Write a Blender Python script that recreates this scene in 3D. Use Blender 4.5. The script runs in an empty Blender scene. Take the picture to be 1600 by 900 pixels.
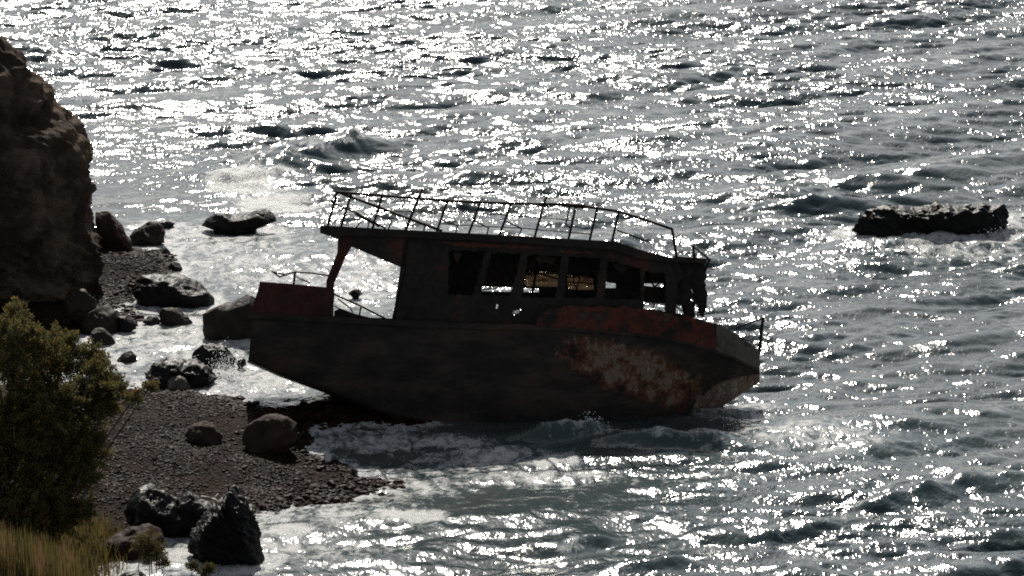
import bpy, math, random
import numpy as np
from mathutils import Vector, Matrix
from mathutils.geometry import tessellate_polygon

random.seed(7)
RNG = np.random.default_rng(11)
R = math.radians
S = bpy.context.scene
COL = S.collection

# ------------------------------------------------------------------ camera, sky, sun, exposure
CAM_H, PITCH, F = 29.3, R(12.0), 6765.0          # metres, down tilt, focal length in photo pixels
cam_d = bpy.data.cameras.new('camera')
cam = bpy.data.objects.new('camera', cam_d); COL.objects.link(cam)
cam.location = (0, 0, CAM_H)
cam.rotation_euler = (math.pi/2 - PITCH, 0, 0)
cam_d.sensor_width = 36.0
cam_d.lens = 36.0*F/1600.0
cam_d.clip_start, cam_d.clip_end = 1.0, 20000.0
S.camera = cam

SUN_EL, SUN_AZ = R(38.0), R(-2.5)                # azimuth from +Y, negative = to the left
w = bpy.data.worlds.new('World'); S.world = w; w.use_nodes = True
wn = w.node_tree.nodes; wl = w.node_tree.links
sky = wn.new('ShaderNodeTexSky'); sky.sky_type = 'NISHITA'; sky.sun_disc = False
sky.sun_elevation = SUN_EL; sky.sun_rotation = SUN_AZ
sky.air_density = 1.0; sky.dust_density = 1.0; sky.ozone_density = 1.0
bg = wn['Background']; bg.inputs['Strength'].default_value = 0.075
hs = wn.new('ShaderNodeHueSaturation'); hs.inputs['Saturation'].default_value = 0.36      # thin high haze: a paler sky
wl.new(sky.outputs['Color'], hs.inputs['Color']); wl.new(hs.outputs['Color'], bg.inputs['Color'])
sd = bpy.data.lights.new('sun', 'SUN'); sd.energy = 4.8; sd.angle = R(0.53); sd.color = (1.0, 0.94, 0.85)
sun = bpy.data.objects.new('sun', sd); COL.objects.link(sun)
SUNV = Vector((math.sin(SUN_AZ)*math.cos(SUN_EL), math.cos(SUN_AZ)*math.cos(SUN_EL), math.sin(SUN_EL)))
sun.rotation_euler = SUNV.to_track_quat('Z', 'Y').to_euler()
sun.location = SUNV*200
S.view_settings.view_transform = 'Standard'; S.view_settings.look = 'None'
S.view_settings.exposure = 0.25; S.view_settings.gamma = 1.0
S.render.engine = 'CYCLES'
S.cycles.max_bounces = 5; S.cycles.use_denoising = False; S.cycles.filter_width = 1.9
S.cycles.sample_clamp_indirect = 4.0
S.cycles.caustics_reflective = False; S.cycles.caustics_refractive = False

# ------------------------------------------------------------------ survey helpers (photo pixel <-> place)
CP, SP = math.cos(PITCH), math.sin(PITCH)
FWD = np.array([0, CP, -SP]); UP = np.array([0, SP, CP]); RIGHT = np.array([1.0, 0, 0])
def ray(px, py):
    return FWD*F + RIGHT*(px-800.0) - UP*(py-450.0)
def ground(px, py, z=0.0):
    d = ray(px, py); t = (z-CAM_H)/d[2]
    return np.array([0, 0, CAM_H]) + d*t
def depth_of(p):
    return float(np.dot(np.asarray(p)-np.array([0, 0, CAM_H]), FWD))
def to_px(x, y, z=0.0):
    dx, dy, dz = x, y, z-CAM_H
    d = dy*CP - dz*SP; u = dx; v = dy*SP + dz*CP
    return 800+F*u/d, 450-F*v/d

# ------------------------------------------------------------------ noise
_P = RNG.permutation(512).astype(np.int64)
_G = RNG.normal(size=(512, 3)); _G /= np.linalg.norm(_G, axis=1)[:, None]
def pn(p):
    p = np.asarray(p, float); i = np.floor(p).astype(np.int64); f = p-i
    u = f*f*f*(f*(f*6-15)+10); out = 0
    for dx in (0, 1):
        for dy in (0, 1):
            for dz in (0, 1):
                h = _P[(_P[(_P[(i[..., 0]+dx) & 511]+i[..., 1]+dy) & 511]+i[..., 2]+dz) & 511]
                g = _G[h]
                d = g[..., 0]*(f[..., 0]-dx)+g[..., 1]*(f[..., 1]-dy)+g[..., 2]*(f[..., 2]-dz)
                wx = u[..., 0] if dx else 1-u[..., 0]; wy = u[..., 1] if dy else 1-u[..., 1]; wz = u[..., 2] if dz else 1-u[..., 2]
                out = out + wx*wy*wz*d
    return out*1.6
def fbm(p, o=4, g=0.5, ridged=False):
    p = np.asarray(p, float); a = 1.0; s = 0; q = p.copy()
    for k in range(o):
        n = pn(q+17.3*k)
        s = s + a*((0.5-np.abs(n))*1.6-0.35 if ridged else n)
        a *= g; q = q*2.03
    return s

# ------------------------------------------------------------------ materials
def new_mat(name):
    m = bpy.data.materials.new(name); m.use_nodes = True
    nt = m.node_tree; b = nt.nodes['Principled BSDF']
    return m, nt, b
def nd(nt, t, **kw):
    n = nt.nodes.new(t)
    for k, v in kw.items():
        if k in n.inputs: n.inputs[k].default_value = v
        else: setattr(n, k, v)
    return n
def ramp(nt, fac, stops):
    r = nt.nodes.new('ShaderNodeValToRGB'); e = r.color_ramp.elements
    while len(e) < len(stops): e.new(0.5)
    for q, (p, c) in zip(e, stops):
        q.position = p; q.color = c if len(c) == 4 else (*c, 1)
    nt.links.new(fac, r.inputs['Fac']); return r
def coords(nt, scale=(1, 1, 1)):
    tc = nt.nodes.new('ShaderNodeTexCoord'); mp = nt.nodes.new('ShaderNodeMapping')
    mp.inputs['Scale'].default_value = scale
    nt.links.new(tc.outputs['Object'], mp.inputs['Vector']); return mp.outputs['Vector']
def noise_mat(name, stops, scale=2.0, rough=(0.5, 0.9), bump=0.3, bscale=9.0, vec=(1, 1, 1), detail=8, bdist=0.05, spec=0.5):
    m, nt, b = new_mat(name)
    v = coords(nt, vec)
    n = nd(nt, 'ShaderNodeTexNoise', Scale=scale, Detail=detail, Roughness=0.65); nt.links.new(v, n.inputs['Vector'])
    r = ramp(nt, n.outputs['Fac'], stops); nt.links.new(r.outputs['Color'], b.inputs['Base Color'])
    n2 = nd(nt, 'ShaderNodeTexNoise', Scale=bscale, Detail=8.0, Roughness=0.6); nt.links.new(v, n2.inputs['Vector'])
    mr = nd(nt, 'ShaderNodeMapRange'); nt.links.new(n2.outputs['Fac'], mr.inputs['Value'])
    mr.inputs['From Min'].default_value = 0.3; mr.inputs['From Max'].default_value = 0.7
    mr.inputs['To Min'].default_value = rough[0]; mr.inputs['To Max'].default_value = rough[1]
    nt.links.new(mr.outputs['Result'], b.inputs['Roughness'])
    bp = nd(nt, 'ShaderNodeBump', Strength=bump, Distance=bdist); nt.links.new(n2.outputs['Fac'], bp.inputs['Height'])
    nt.links.new(bp.outputs['Normal'], b.inputs['Normal'])
    b.inputs['Specular IOR Level'].default_value = spec
    return m

M = {}
M['rock_black'] = noise_mat('wet black rock', [(0.3, (0.0048, 0.0048, 0.0048)), (0.6, (0.0104, 0.0096, 0.0088)), (0.8, (0.0208, 0.0184, 0.0160))], 2.5, (0.3, 0.65), 0.8, 7.0, spec=0.1)
M['rock_grey'] = noise_mat('grey rock', [(0.3, (0.0125, 0.0100, 0.0077)), (0.55, (0.0250, 0.0200, 0.0154)), (0.8, (0.0437, 0.0340, 0.0269))], 2.0, (0.5, 0.9), 0.8, 8.0, spec=0.15)
M['rock_brown'] = noise_mat('brown rock', [(0.3, (0.0151, 0.0086, 0.0065)), (0.55, (0.0346, 0.0194, 0.0140)), (0.8, (0.0540, 0.0346, 0.0259))], 2.0, (0.6, 0.95), 0.8, 8.0, spec=0.1)
M['cliff'] = noise_mat('cliff rock', [(0.3, (0.0171, 0.0110, 0.0083)), (0.48, (0.0379, 0.0250, 0.0185)), (0.6, (0.1138, 0.0786, 0.0554)), (0.75, (0.0522, 0.0333, 0.0240))], 0.5, (0.8, 1.0), 1.0, 3.0, bdist=0.25, spec=0.08)
M['pebble'] = noise_mat('pebbles', [(0.3, (0.0045, 0.0021, 0.0010)), (0.48, (0.0124, 0.0052, 0.0023)), (0.6, (0.0243, 0.0066, 0.0026)), (0.8, (0.0330, 0.0165, 0.0076))], 3.0, (0.5, 0.85), 0.2, 20.0, spec=0.07)
M['beach'] = noise_mat('beach shingle', [(0.3, (0.0049, 0.0024, 0.0012)), (0.5, (0.0106, 0.0051, 0.0025)), (0.62, (0.0171, 0.0061, 0.0028)), (0.8, (0.0175, 0.0094, 0.0049))], 0.9, (0.65, 0.95), 1.0, 9.0, bdist=0.08, spec=0.03)
M['hull'] = noise_mat('sooty hull paint', [(0.3, (0.0079, 0.0068, 0.0064)), (0.48, (0.0184, 0.0146, 0.0125)), (0.6, (0.0367, 0.0268, 0.0205)), (0.7, (0.0577, 0.0268, 0.0182)), (0.78, (0.1181, 0.0342, 0.0205))], 1.1, (0.5, 0.85), 0.6, 4.0, vec=(0.6, 1, 1.6), spec=0.2)
M['cabin'] = noise_mat('burnt cabin steel', [(0.35, (0.0102, 0.0083, 0.0076)), (0.56, (0.0221, 0.0167, 0.0131)), (0.66, (0.0600, 0.0196, 0.0124)), (0.76, (0.0479, 0.0319, 0.0236))], 0.9, (0.5, 0.85), 0.4, 6.0, spec=0.2)
M['red'] = noise_mat('rusty red paint', [(0.38, (0.0080, 0.0056, 0.0047)), (0.43, (0.0360, 0.0102, 0.0068)), (0.54, (0.0961, 0.0185, 0.0105)), (0.59, (0.0199, 0.0133, 0.0105)), (0.67, (0.0801, 0.0386, 0.0183)), (0.76, (0.0120, 0.0102, 0.0084))], 1.5, (0.45, 0.85), 0.4, 8.0, spec=0.25)
M['dark_red'] = noise_mat('dark red paint', [(0.3, (0.0144, 0.0088, 0.0060)), (0.5, (0.0420, 0.0121, 0.0080)), (0.75, (0.0660, 0.0198, 0.0120))], 1.2, (0.5, 0.85), 0.3, 8.0, spec=0.2)
M['bow_grey'] = noise_mat('weathered grey paint', [(0.3, (0.0240, 0.0198, 0.0168)), (0.48, (0.0840, 0.0720, 0.0600)), (0.62, (0.1200, 0.1050, 0.0900)), (0.74, (0.0300, 0.0156, 0.0108))], 2.6, (0.5, 0.85), 0.4, 8.0, spec=0.25)
M['rail'] = noise_mat('rusty rail steel', [(0.35, (0.008, 0.007, 0.006)), (0.7, (0.025, 0.015, 0.011))], 5.0, (0.5, 0.8), 0.3, 20.0, spec=0.2)
M['deck'] = noise_mat('deck planks', [(0.35, (0.02, 0.017, 0.015)), (0.7, (0.05, 0.04, 0.033))], 3.0, (0.6, 0.9), 0.4, 9.0, vec=(1, 6, 1), spec=0.25)
M['bark'] = noise_mat('bark', [(0.35, (0.03, 0.022, 0.016)), (0.7, (0.08, 0.06, 0.045))], 6.0, (0.7, 1.0), 0.5, 20.0)

# hull side with the worn patch of old white and rust paint near the bow; bow bottom also coloured as lit
def hull_material():
    m = M['hull']; nt = m.node_tree; b = nt.nodes['Principled BSDF']
    base = b.inputs['Base Color'].links[0].from_socket
    tc = nt.nodes.new('ShaderNodeAttribute'); tc.attribute_name = 'worn_lit'
    v = coords(nt, (1, 1, 1))
    n = nd(nt, 'ShaderNodeTexNoise', Scale=2.3, Detail=12.0, Roughness=0.78); nt.links.new(v, n.inputs['Vector'])
    n3 = nd(nt, 'ShaderNodeTexNoise', Scale=2.6, Detail=10.0, Roughness=0.75)
    v3 = coords(nt, (1.0, 1, 0.85)); nt.links.new(v3, n3.inputs['Vector'])
    add = nd(nt, 'ShaderNodeMath', operation='MULTIPLY_ADD'); nt.links.new(tc.outputs['Fac'], add.inputs[0])
    add.inputs[1].default_value = 0.5; nt.links.new(n.outputs['Fac'], add.inputs[2])
    fac = ramp(nt, add.outputs[0], [(0.68, (0, 0, 0)), (0.8, (1, 1, 1))])
    sh_ = nd(nt, 'ShaderNodeMath', operation='MULTIPLY_ADD'); nt.links.new(tc.outputs['Fac'], sh_.inputs[0]); sh_.inputs[1].default_value = 0.16
    nt.links.new(n3.outputs['Fac'], sh_.inputs[2])
    col = ramp(nt, sh_.outputs[0], [(0.52, (0.012, 0.007, 0.006)), (0.58, (0.075, 0.026, 0.015)), (0.64, (0.1, 0.046, 0.025)), (0.7, (0.19, 0.15, 0.115)), (0.74, (0.08, 0.03, 0.02)), (0.8, (0.24, 0.2, 0.16))])
    mx = nd(nt, 'ShaderNodeMix', data_type='RGBA')
    nt.links.new(fac.outputs['Color'], mx.inputs['Factor']); nt.links.new(base, mx.inputs['A']); nt.links.new(col.outputs['Color'], mx.inputs['B'])
    nt.links.new(mx.outputs['Result'], b.inputs['Base Color'])
hull_material()

def pane_material():
    m, nt, b = new_mat('grimy glass')
    t = nd(nt, 'ShaderNodeBsdfTransparent'); t.inputs['Color'].default_value = (0.5, 0.45, 0.38, 1)
    v = coords(nt, (1, 1, 4)); n = nd(nt, 'ShaderNodeTexNoise', Scale=2.5, Detail=4.0); nt.links.new(v, n.inputs['Vector'])
    r = ramp(nt, n.outputs['Fac'], [(0.42, (0, 0, 0)), (0.62, (1, 1, 1))])
    mx = nd(nt, 'ShaderNodeMixShader'); nt.links.new(r.outputs['Color'], mx.inputs[0])
    b.inputs['Base Color'].default_value = (0.05, 0.04, 0.03, 1); b.inputs['Roughness'].default_value = 0.6
    tl = nd(nt, 'ShaderNodeBsdfTranslucent'); tl.inputs['Color'].default_value = (0.1, 0.078, 0.058, 1)
    m2 = nd(nt, 'ShaderNodeMixShader'); m2.inputs[0].default_value = 0.6; nt.links.new(t.outputs[0], m2.inputs[1]); nt.links.new(tl.outputs[0], m2.inputs[2])
    nt.links.new(m2.outputs[0], mx.inputs[1]); nt.links.new(tl.outputs[0], mx.inputs[2])
    nt.links.new(mx.outputs[0], nt.nodes['Material Output'].inputs['Surface'])
    return m
M['pane'] = pane_material()

def leaf_material(name, stops):
    m, nt, b = new_mat(name)
    a = nt.nodes.new('ShaderNodeAttribute'); a.attribute_name = 'tint'
    r = ramp(nt, a.outputs['Fac'], stops)
    nt.links.new(r.outputs['Color'], b.inputs['Base Color'])
    b.inputs['Roughness'].default_value = 0.7; b.inputs['Specular IOR Level'].default_value = 0.2
    t = nd(nt, 'ShaderNodeBsdfTranslucent'); nt.links.new(r.outputs['Color'], t.inputs['Color'])
    mx = nd(nt, 'ShaderNodeMixShader'); mx.inputs[0].default_value = 0.5
    nt.links.new(b.outputs[0], mx.inputs[1]); nt.links.new(t.outputs[0], mx.inputs[2])
    nt.links.new(mx.outputs[0], nt.nodes['Material Output'].inputs['Surface'])
    return m
M['leaf'] = leaf_material('tamarisk leaf', [(0.0, (0.0502, 0.0491, 0.0206)), (0.4, (0.0931, 0.0854, 0.0309)), (0.6, (0.1432, 0.1190, 0.0387)), (0.8, (0.1862, 0.1034, 0.0387)), (1.0, (0.2005, 0.0906, 0.0387))])
M['grass'] = leaf_material('dry grass', [(0.0, (0.0488, 0.0480, 0.0154)), (0.5, (0.0977, 0.0800, 0.0256)), (0.8, (0.1465, 0.0880, 0.0427)), (1.0, (0.1562, 0.0800, 0.0513))])

def water_material():
    m, nt, b = new_mat('sea water')
    L = nt.links
    foam = nt.nodes.new('ShaderNodeAttribute'); foam.attribute_name = 'foam'
    shal = nt.nodes.new('ShaderNodeAttribute'); shal.attribute_name = 'shallow'
    v = coords(nt, (1, 0.55, 1))
    # ripples
    n1 = nd(nt, 'ShaderNodeTexNoise', Scale=3.2, Detail=3.0, Roughness=0.55); L.new(v, n1.inputs['Vector'])
    n2 = nd(nt, 'ShaderNodeTexNoise', Scale=9.0, Detail=2.0, Roughness=0.5); L.new(v, n2.inputs['Vector'])
    b1 = nd(nt, 'ShaderNodeBump', Strength=1.0, Distance=0.07); L.new(n1.outputs['Fac'], b1.inputs['Height'])
    b2 = nd(nt, 'ShaderNodeBump', Strength=1.0, Distance=0.012); L.new(n2.outputs['Fac'], b2.inputs['Height']); L.new(b1.outputs['Normal'], b2.inputs['Normal'])
    L.new(b2.outputs['Normal'], b.inputs['Normal'])
    vg = coords(nt, (0.1, 0.05, 1)); ng = nd(nt, 'ShaderNodeTexNoise', Scale=1.0, Detail=4.0, Roughness=0.6); L.new(vg, ng.inputs['Vector'])
    gr = nd(nt, 'ShaderNodeMapRange'); L.new(ng.outputs['Fac'], gr.inputs['Value'])
    gr.inputs['From Min'].default_value = 0.38; gr.inputs['From Max'].default_value = 0.62; gr.inputs['To Min'].default_value = 0.6; gr.inputs['To Max'].default_value = 1.25
    ca = nt.nodes.new('ShaderNodeAttribute'); ca.attribute_name = 'calm'
    gm = nd(nt, 'ShaderNodeMath', operation='MULTIPLY'); L.new(gr.outputs['Result'], gm.inputs[0]); L.new(ca.outputs['Fac'], gm.inputs[1])
    L.new(gm.outputs[0], b1.inputs['Strength']); L.new(gm.outputs[0], b2.inputs['Strength'])
    cm = nd(nt, 'ShaderNodeMix', data_type='RGBA')
    cm.inputs['A'].default_value = (0.02, 0.036, 0.041, 1); cm.inputs['B'].default_value = (0.07, 0.06, 0.048, 1)
    L.new(shal.outputs['Fac'], cm.inputs['Factor']); ae = nd(nt, 'ShaderNodeMix', data_type='RGBA'); ae.inputs['B'].default_value = (0.06, 0.09, 0.098, 1)      # aerated water is paler
    L.new(foam.outputs['Fac'], ae.inputs['Factor']); L.new(cm.outputs['Result'], ae.inputs['A']); L.new(ae.outputs['Result'], b.inputs['Base Color'])
    b.inputs['Roughness'].default_value = 0.12; b.inputs['IOR'].default_value = 1.333
    # foam
    f = nd(nt, 'ShaderNodeBsdfPrincipled'); f.inputs['Base Color'].default_value = (0.68, 0.69, 0.68, 1); f.inputs['Roughness'].default_value = 0.4
    f.inputs['Specular IOR Level'].default_value = 0.5
    n3 = nd(nt, 'ShaderNodeTexNoise', Scale=2.8, Detail=10.0, Roughness=0.75, Distortion=0.6); L.new(v, n3.inputs['Vector'])
    n4 = nd(nt, 'ShaderNodeTexNoise', Scale=4.0, Detail=6.0, Roughness=0.75); L.new(v, n4.inputs['Vector'])
    bf = nd(nt, 'ShaderNodeBump', Strength=1.0, Distance=0.12); L.new(n4.outputs['Fac'], bf.inputs['Height']); L.new(bf.outputs['Normal'], f.inputs['Normal'])
    ma = nd(nt, 'ShaderNodeMath', operation='MULTIPLY_ADD'); L.new(foam.outputs['Fac'], ma.inputs[0]); ma.inputs[1].default_value = 0.42; L.new(n3.outputs['Fac'], ma.inputs[2])
    r = ramp(nt, ma.outputs[0], [(0.70, (0, 0, 0)), (0.86, (1, 1, 1))])
    mx = nd(nt, 'ShaderNodeMixShader'); L.new(r.outputs['Color'], mx.inputs[0]); L.new(b.outputs[0], mx.inputs[1]); L.new(f.outputs[0], mx.inputs[2])
    ft = nd(nt, 'ShaderNodeBsdfTranslucent'); ft.inputs['Color'].default_value = (0.7, 0.72, 0.72, 1)
    fm = nd(nt, 'ShaderNodeMixShader'); fm.inputs[0].default_value = 0.3; L.new(f.outputs[0], fm.inputs[1]); L.new(ft.outputs[0], fm.inputs[2]); L.new(fm.outputs[0], mx.inputs[2])
    L.new(mx.outputs[0], nt.nodes['Material Output'].inputs['Surface'])
    return m
M['water'] = water_material()

# ------------------------------------------------------------------ mesh helpers
def np_mesh(name, verts, faces, mat=None, smooth=True, parent=None, attrs=None):
    """faces: int array (n,3) or (n,4) or list of lists"""
    me = bpy.data.meshes.new(name)
    verts = np.asarray(verts, np.float32)
    if isinstance(faces, np.ndarray):
        n, k = faces.shape
        me.vertices.add(len(verts)); me.vertices.foreach_set('co', verts.ravel())
        me.loops.add(n*k); me.loops.foreach_set('vertex_index', faces.astype(np.int32).ravel())
        me.polygons.add(n); me.polygons.foreach_set('loop_start', np.arange(0, n*k, k, dtype=np.int32))
        me.polygons.foreach_set('loop_total', np.full(n, k, np.int32))
        me.update(calc_edges=True)
    else:
        me.from_pydata([tuple(map(float, v)) for v in verts], [], faces)
    me.validate()
    me.polygons.foreach_set('use_smooth', np.full(len(me.polygons), smooth))
    if attrs:
        for k, a in attrs.items():
            at = me.attributes.new(k, 'FLOAT', 'POINT'); at.data.foreach_set('value', np.asarray(a, np.float32))
    if mat: me.materials.append(mat)
    o = bpy.data.objects.new(name, me); COL.objects.link(o)
    if parent: o.parent = parent
    return o
def tag(o, label=None, cat=None, group=None, kind=None):
    if label: o['label'] = label
    if cat: o['category'] = cat
    if group: o['group'] = group
    if kind: o['kind'] = kind
    return o
def empty(name, loc=(0, 0, 0), rot=(0, 0, 0)):
    o = bpy.data.objects.new(name, None); COL.objects.link(o); o.location = loc; o.rotation_euler = rot
    o.empty_display_size = 0.3; return o
def grid_faces(nu, nv, wrap_u=False):
    i = np.arange(nu if wrap_u else nu-1)[:, None]; j = np.arange(nv-1)[None, :]
    i2 = (i+1) % nu
    a = i*nv+j; b = i2*nv+j; c = i2*nv+j+1; d = i*nv+j+1
    return np.stack([np.broadcast_to(q, a.shape) for q in (a, b, c, d)], -1).reshape(-1, 4)

# ------------------------------------------------------------------ shore and terrain
SHORE_A = [(-900, 560), (60, 590), (150, 585), (230, 606), (330, 612), (400, 626), (470, 640), (520, 626), (600, 640), (650, 655), (600, 664), (540, 668),
           (500, 682), (487, 702), (520, 716), (560, 736), (592, 753), (560, 766), (520, 776), (470, 792), (430, 800), (400, 815), (350, 846), (250, 850),
           (160, 868), (130, 900), (100, 960), (0, 1100), (-900, 1200)]
SHORE_B = [(-900, 300), (60, 345), (150, 378), (205, 380), (262, 392), (287, 415), (278, 432), (240, 440), (216, 468), (196, 495), (170, 512), (100, 520), (60, 530), (-900, 570)]
PA = np.array([ground(*p)[:2] for p in SHORE_A]); PB = np.array([ground(*p)[:2] for p in SHORE_B])
def sdist(P, x, y):
    """signed distance, positive inside"""
    d2 = np.full(x.shape, 1e18); ins = np.zeros(x.shape, bool)
    n = len(P)
    for k in range(n):
        ax, ay = P[k]; bx, by = P[(k+1) % n]; ex, ey = bx-ax, by-ay
        t = np.clip(((x-ax)*ex+(y-ay)*ey)/(ex*ex+ey*ey), 0, 1)
        d2 = np.minimum(d2, (x-ax-t*ex)**2+(y-ay-t*ey)**2)
        c = ((ay > y) != (by > y)) & (x < (bx-ax)*(y-ay)/(by-ay+1e-12)+ax)
        ins ^= c
    d = np.sqrt(d2); return np.where(ins, d, -d)
def shore_dist(x, y):
    n = fbm(np.stack([x*0.55, y*0.3, 0*x+4.0], -1), 3)          # ragged water line
    return np.maximum(sdist(PA, x, y), sdist(PB, x, y))+(0.9*n-0.35)*np.exp(-0.02*np.maximum(y-150, 0)-0.02*np.maximum(100-y, 0))
BANK = ground(-60, 905)
def terrain_h(x, y):
    d = shore_dist(x, y)
    z = np.where(d > 0, 0.9*(1-np.exp(-np.maximum(d, 0)*0.16)), np.maximum(d*0.16, -4.0))
    p = np.stack([x*0.35, y*0.2, 0*x], -1)
    z = z + np.where(d > -3, 0.09*fbm(p, 3), 0)*np.clip(d/1.2+0.4, 0.1, 1)
    bk = np.clip((-13.5-x)/5.0, 0, 1)*np.clip((108-y)/5.0, 0, 1)   # low bank the bushes grow on
    z = z + 1.6*bk*bk*(3-2*bk)
    return z
def axis(lo, hi, step, far, g=1.35):
    a = list(np.arange(lo, hi+1e-6, step))
    s, v, L = step, lo, []
    while v > -far: s *= g; v -= s; L.append(v)
    s, v, H = step, hi, []
    while v < far: s *= g; v += s; H.append(v)
    return np.array(L[::-1]+a+H)
tx, ty = axis(-30, 5, 0.2, 4000), axis(96, 150, 0.25, 4000)
X, Y = np.meshgrid(tx, ty, indexing='ij')
Z = terrain_h(X, Y)
beach = np_mesh('beach', np.stack([X, Y, Z], -1).reshape(-1, 3), grid_faces(len(tx), len(ty)), M['beach'])
tag(beach, 'dark shingle beach sloping into the surf', 'beach', kind='structure')

# ------------------------------------------------------------------ rocks
ROCKS = []       # (x, y, radius) of rocks that stand in the water, for foam
def catmull(pts, n):
    pts = np.array(pts, float); m = len(pts); out = []
    seg = np.linalg.norm(np.roll(pts, -1, 0)-pts, axis=1); cum = np.concatenate([[0], np.cumsum(seg)])
    t = np.linspace(0, cum[-1], n, endpoint=False)
    k = np.searchsorted(cum, t, side='right')-1; u = (t-cum[k])/seg[k % m]
    return pts[k % m]*(1-u)[:, None]+pts[(k+1) % m]*u[:, None]
def rock(outline, label, mat='rock_grey', thick=0.8, base=None, zb=0.0, rough=0.14, freq=1.6, name='boulder', group=None, seed=0, foam=True, nu=120, nv=40, strata=0.0, cat='rock', flat=0.55, smooth=True, facets=9, gain=0.6):
    """solid rock: the outline seen from the sea cliff gives its elevation, thick its depth in relation to its width"""
    o = np.array(outline, float)
    by = base if base is not None else o[:, 1].max()
    cx = (o[:, 0].min()+o[:, 0].max())/2
    g = ground(cx, by, zb)
    wpx = o[:, 0].max()-o[:, 0].min()
    s = depth_of(g)/F
    T = thick*wpx*s*0.5
    D = depth_of(g)+T*0.55*CP                       # the middle of the rock lies behind its near foot
    s = D/F
    P = catmull(o, nu)
    low = P[:, 1] > by-0.12*(by-o[:, 1].min())
    P[low, 1] += 0.35/s*0.5                          # carry the foot below the water or shingle
    c = np.array([cx, (P[:, 1].min()+P[:, 1].max())/2])
    phi = np.linspace(-math.pi/2, math.pi/2, nv)
    cph = np.abs(np.cos(phi))**flat; sph = np.sin(phi)
    m = nu//7; ker = np.ones(2*m+1)/(2*m+1)
    PS = np.stack([np.convolve(np.concatenate([P[-m:, k], P[:, k], P[:m, k]]), ker, 'valid') for k in (0, 1)], -1)
    wv = (np.cos(phi)**2)[None, :, None]
    q = c+((P-c)[:, None, :]*wv+(PS-c)[:, None, :]*(1-wv)*1.08)*cph[None, :, None]
    u = (q[..., 0]-cx)*s; vv = -(q[..., 1]-c[1])*s; dd = np.broadcast_to(sph*T, u.shape)
    L = np.stack([u, dd, vv], -1)
    size = wpx*s
    rs = np.random.default_rng(100+seed)
    for k in range(facets):
        a_ = rs.uniform(-1.3, 1.3) if k % 4 else rs.uniform(1.7, 4.5)
        e_ = rs.uniform(-0.1, 1.2)
        nn = np.array([math.sin(a_)*math.cos(e_), -math.cos(a_)*math.cos(e_), math.sin(e_)])
        pr = L@nn; of = pr.max()*rs.uniform(0.72, 0.93)
        L = L-np.maximum(pr-of, 0)[..., None]*nn*0.92
    nz = fbm(L*freq+seed*7.1, 5, gain)*0.6+fbm(L*freq*0.8+seed*3.3, 4, 0.5, True)*0.8
    if strata:
        nz = nz+strata*fbm((L@np.array([[0.8, 0.3, 0.5], [0.2, 1, 0], [-0.55, 0.2, 0.8]]))*np.array([0.6, 1.2, 6.0])*freq+seed, 3, 0.6, True)
    ctr = np.array([0, 0, -0.15*(P[:, 1].max()-P[:, 1].min())*s])
    N = L-ctr; N = N/np.maximum(np.linalg.norm(N, axis=-1, keepdims=True), 1e-6)
    N = N*np.array([0.8, 1.3, 0.8])
    L = L+N*(nz*rough*min(size, 4.0)*0.55)[..., None]
    W0 = np.array([(cx-800)*s, 0, 0])+np.array([0, 0, CAM_H])+FWD*D-UP*(c[1]-450)*s
    W = W0+L[..., 0:1]*RIGHT+L[..., 1:2]*np.array([0, 1, 0])+L[..., 2:3]*np.array([0, 0, 1.0])/CP
    org = np.array([W0[0], W0[1], zb])
    verts = (W-org).reshape(-1, 3)
    ob = np_mesh(name, verts, grid_faces(nu, nv, True)[:, ::-1], M[mat], smooth)
    ob.location = org
    if label: tag(ob, label, cat, group)
    if foam: ROCKS.append((org[0], org[1], size*0.5, T))
    return ob

cliff = rock([(-700, 40), (-300, 30), (-80, 45), (0, 68), (22, 82), (38, 98), (48, 118), (66, 138), (73, 152), (76, 172), (100, 190), (118, 203), (132, 222), (138, 246), (134, 260), (130, 274),
              (134, 292), (138, 312), (145, 345), (148, 385), (143, 420), (142, 455), (110, 480), (60, 500), (-100, 540), (-700, 560)],
             None, 'cliff', 0.55, base=470, zb=0.4, rough=0.2, freq=0.45, name='cliff', foam=False, nu=620, nv=220, strata=0.5, flat=0.4, facets=0, gain=0.62)
tag(cliff, 'tall dark brown cliff at the edge of the cove', 'cliff', kind='structure')

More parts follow.
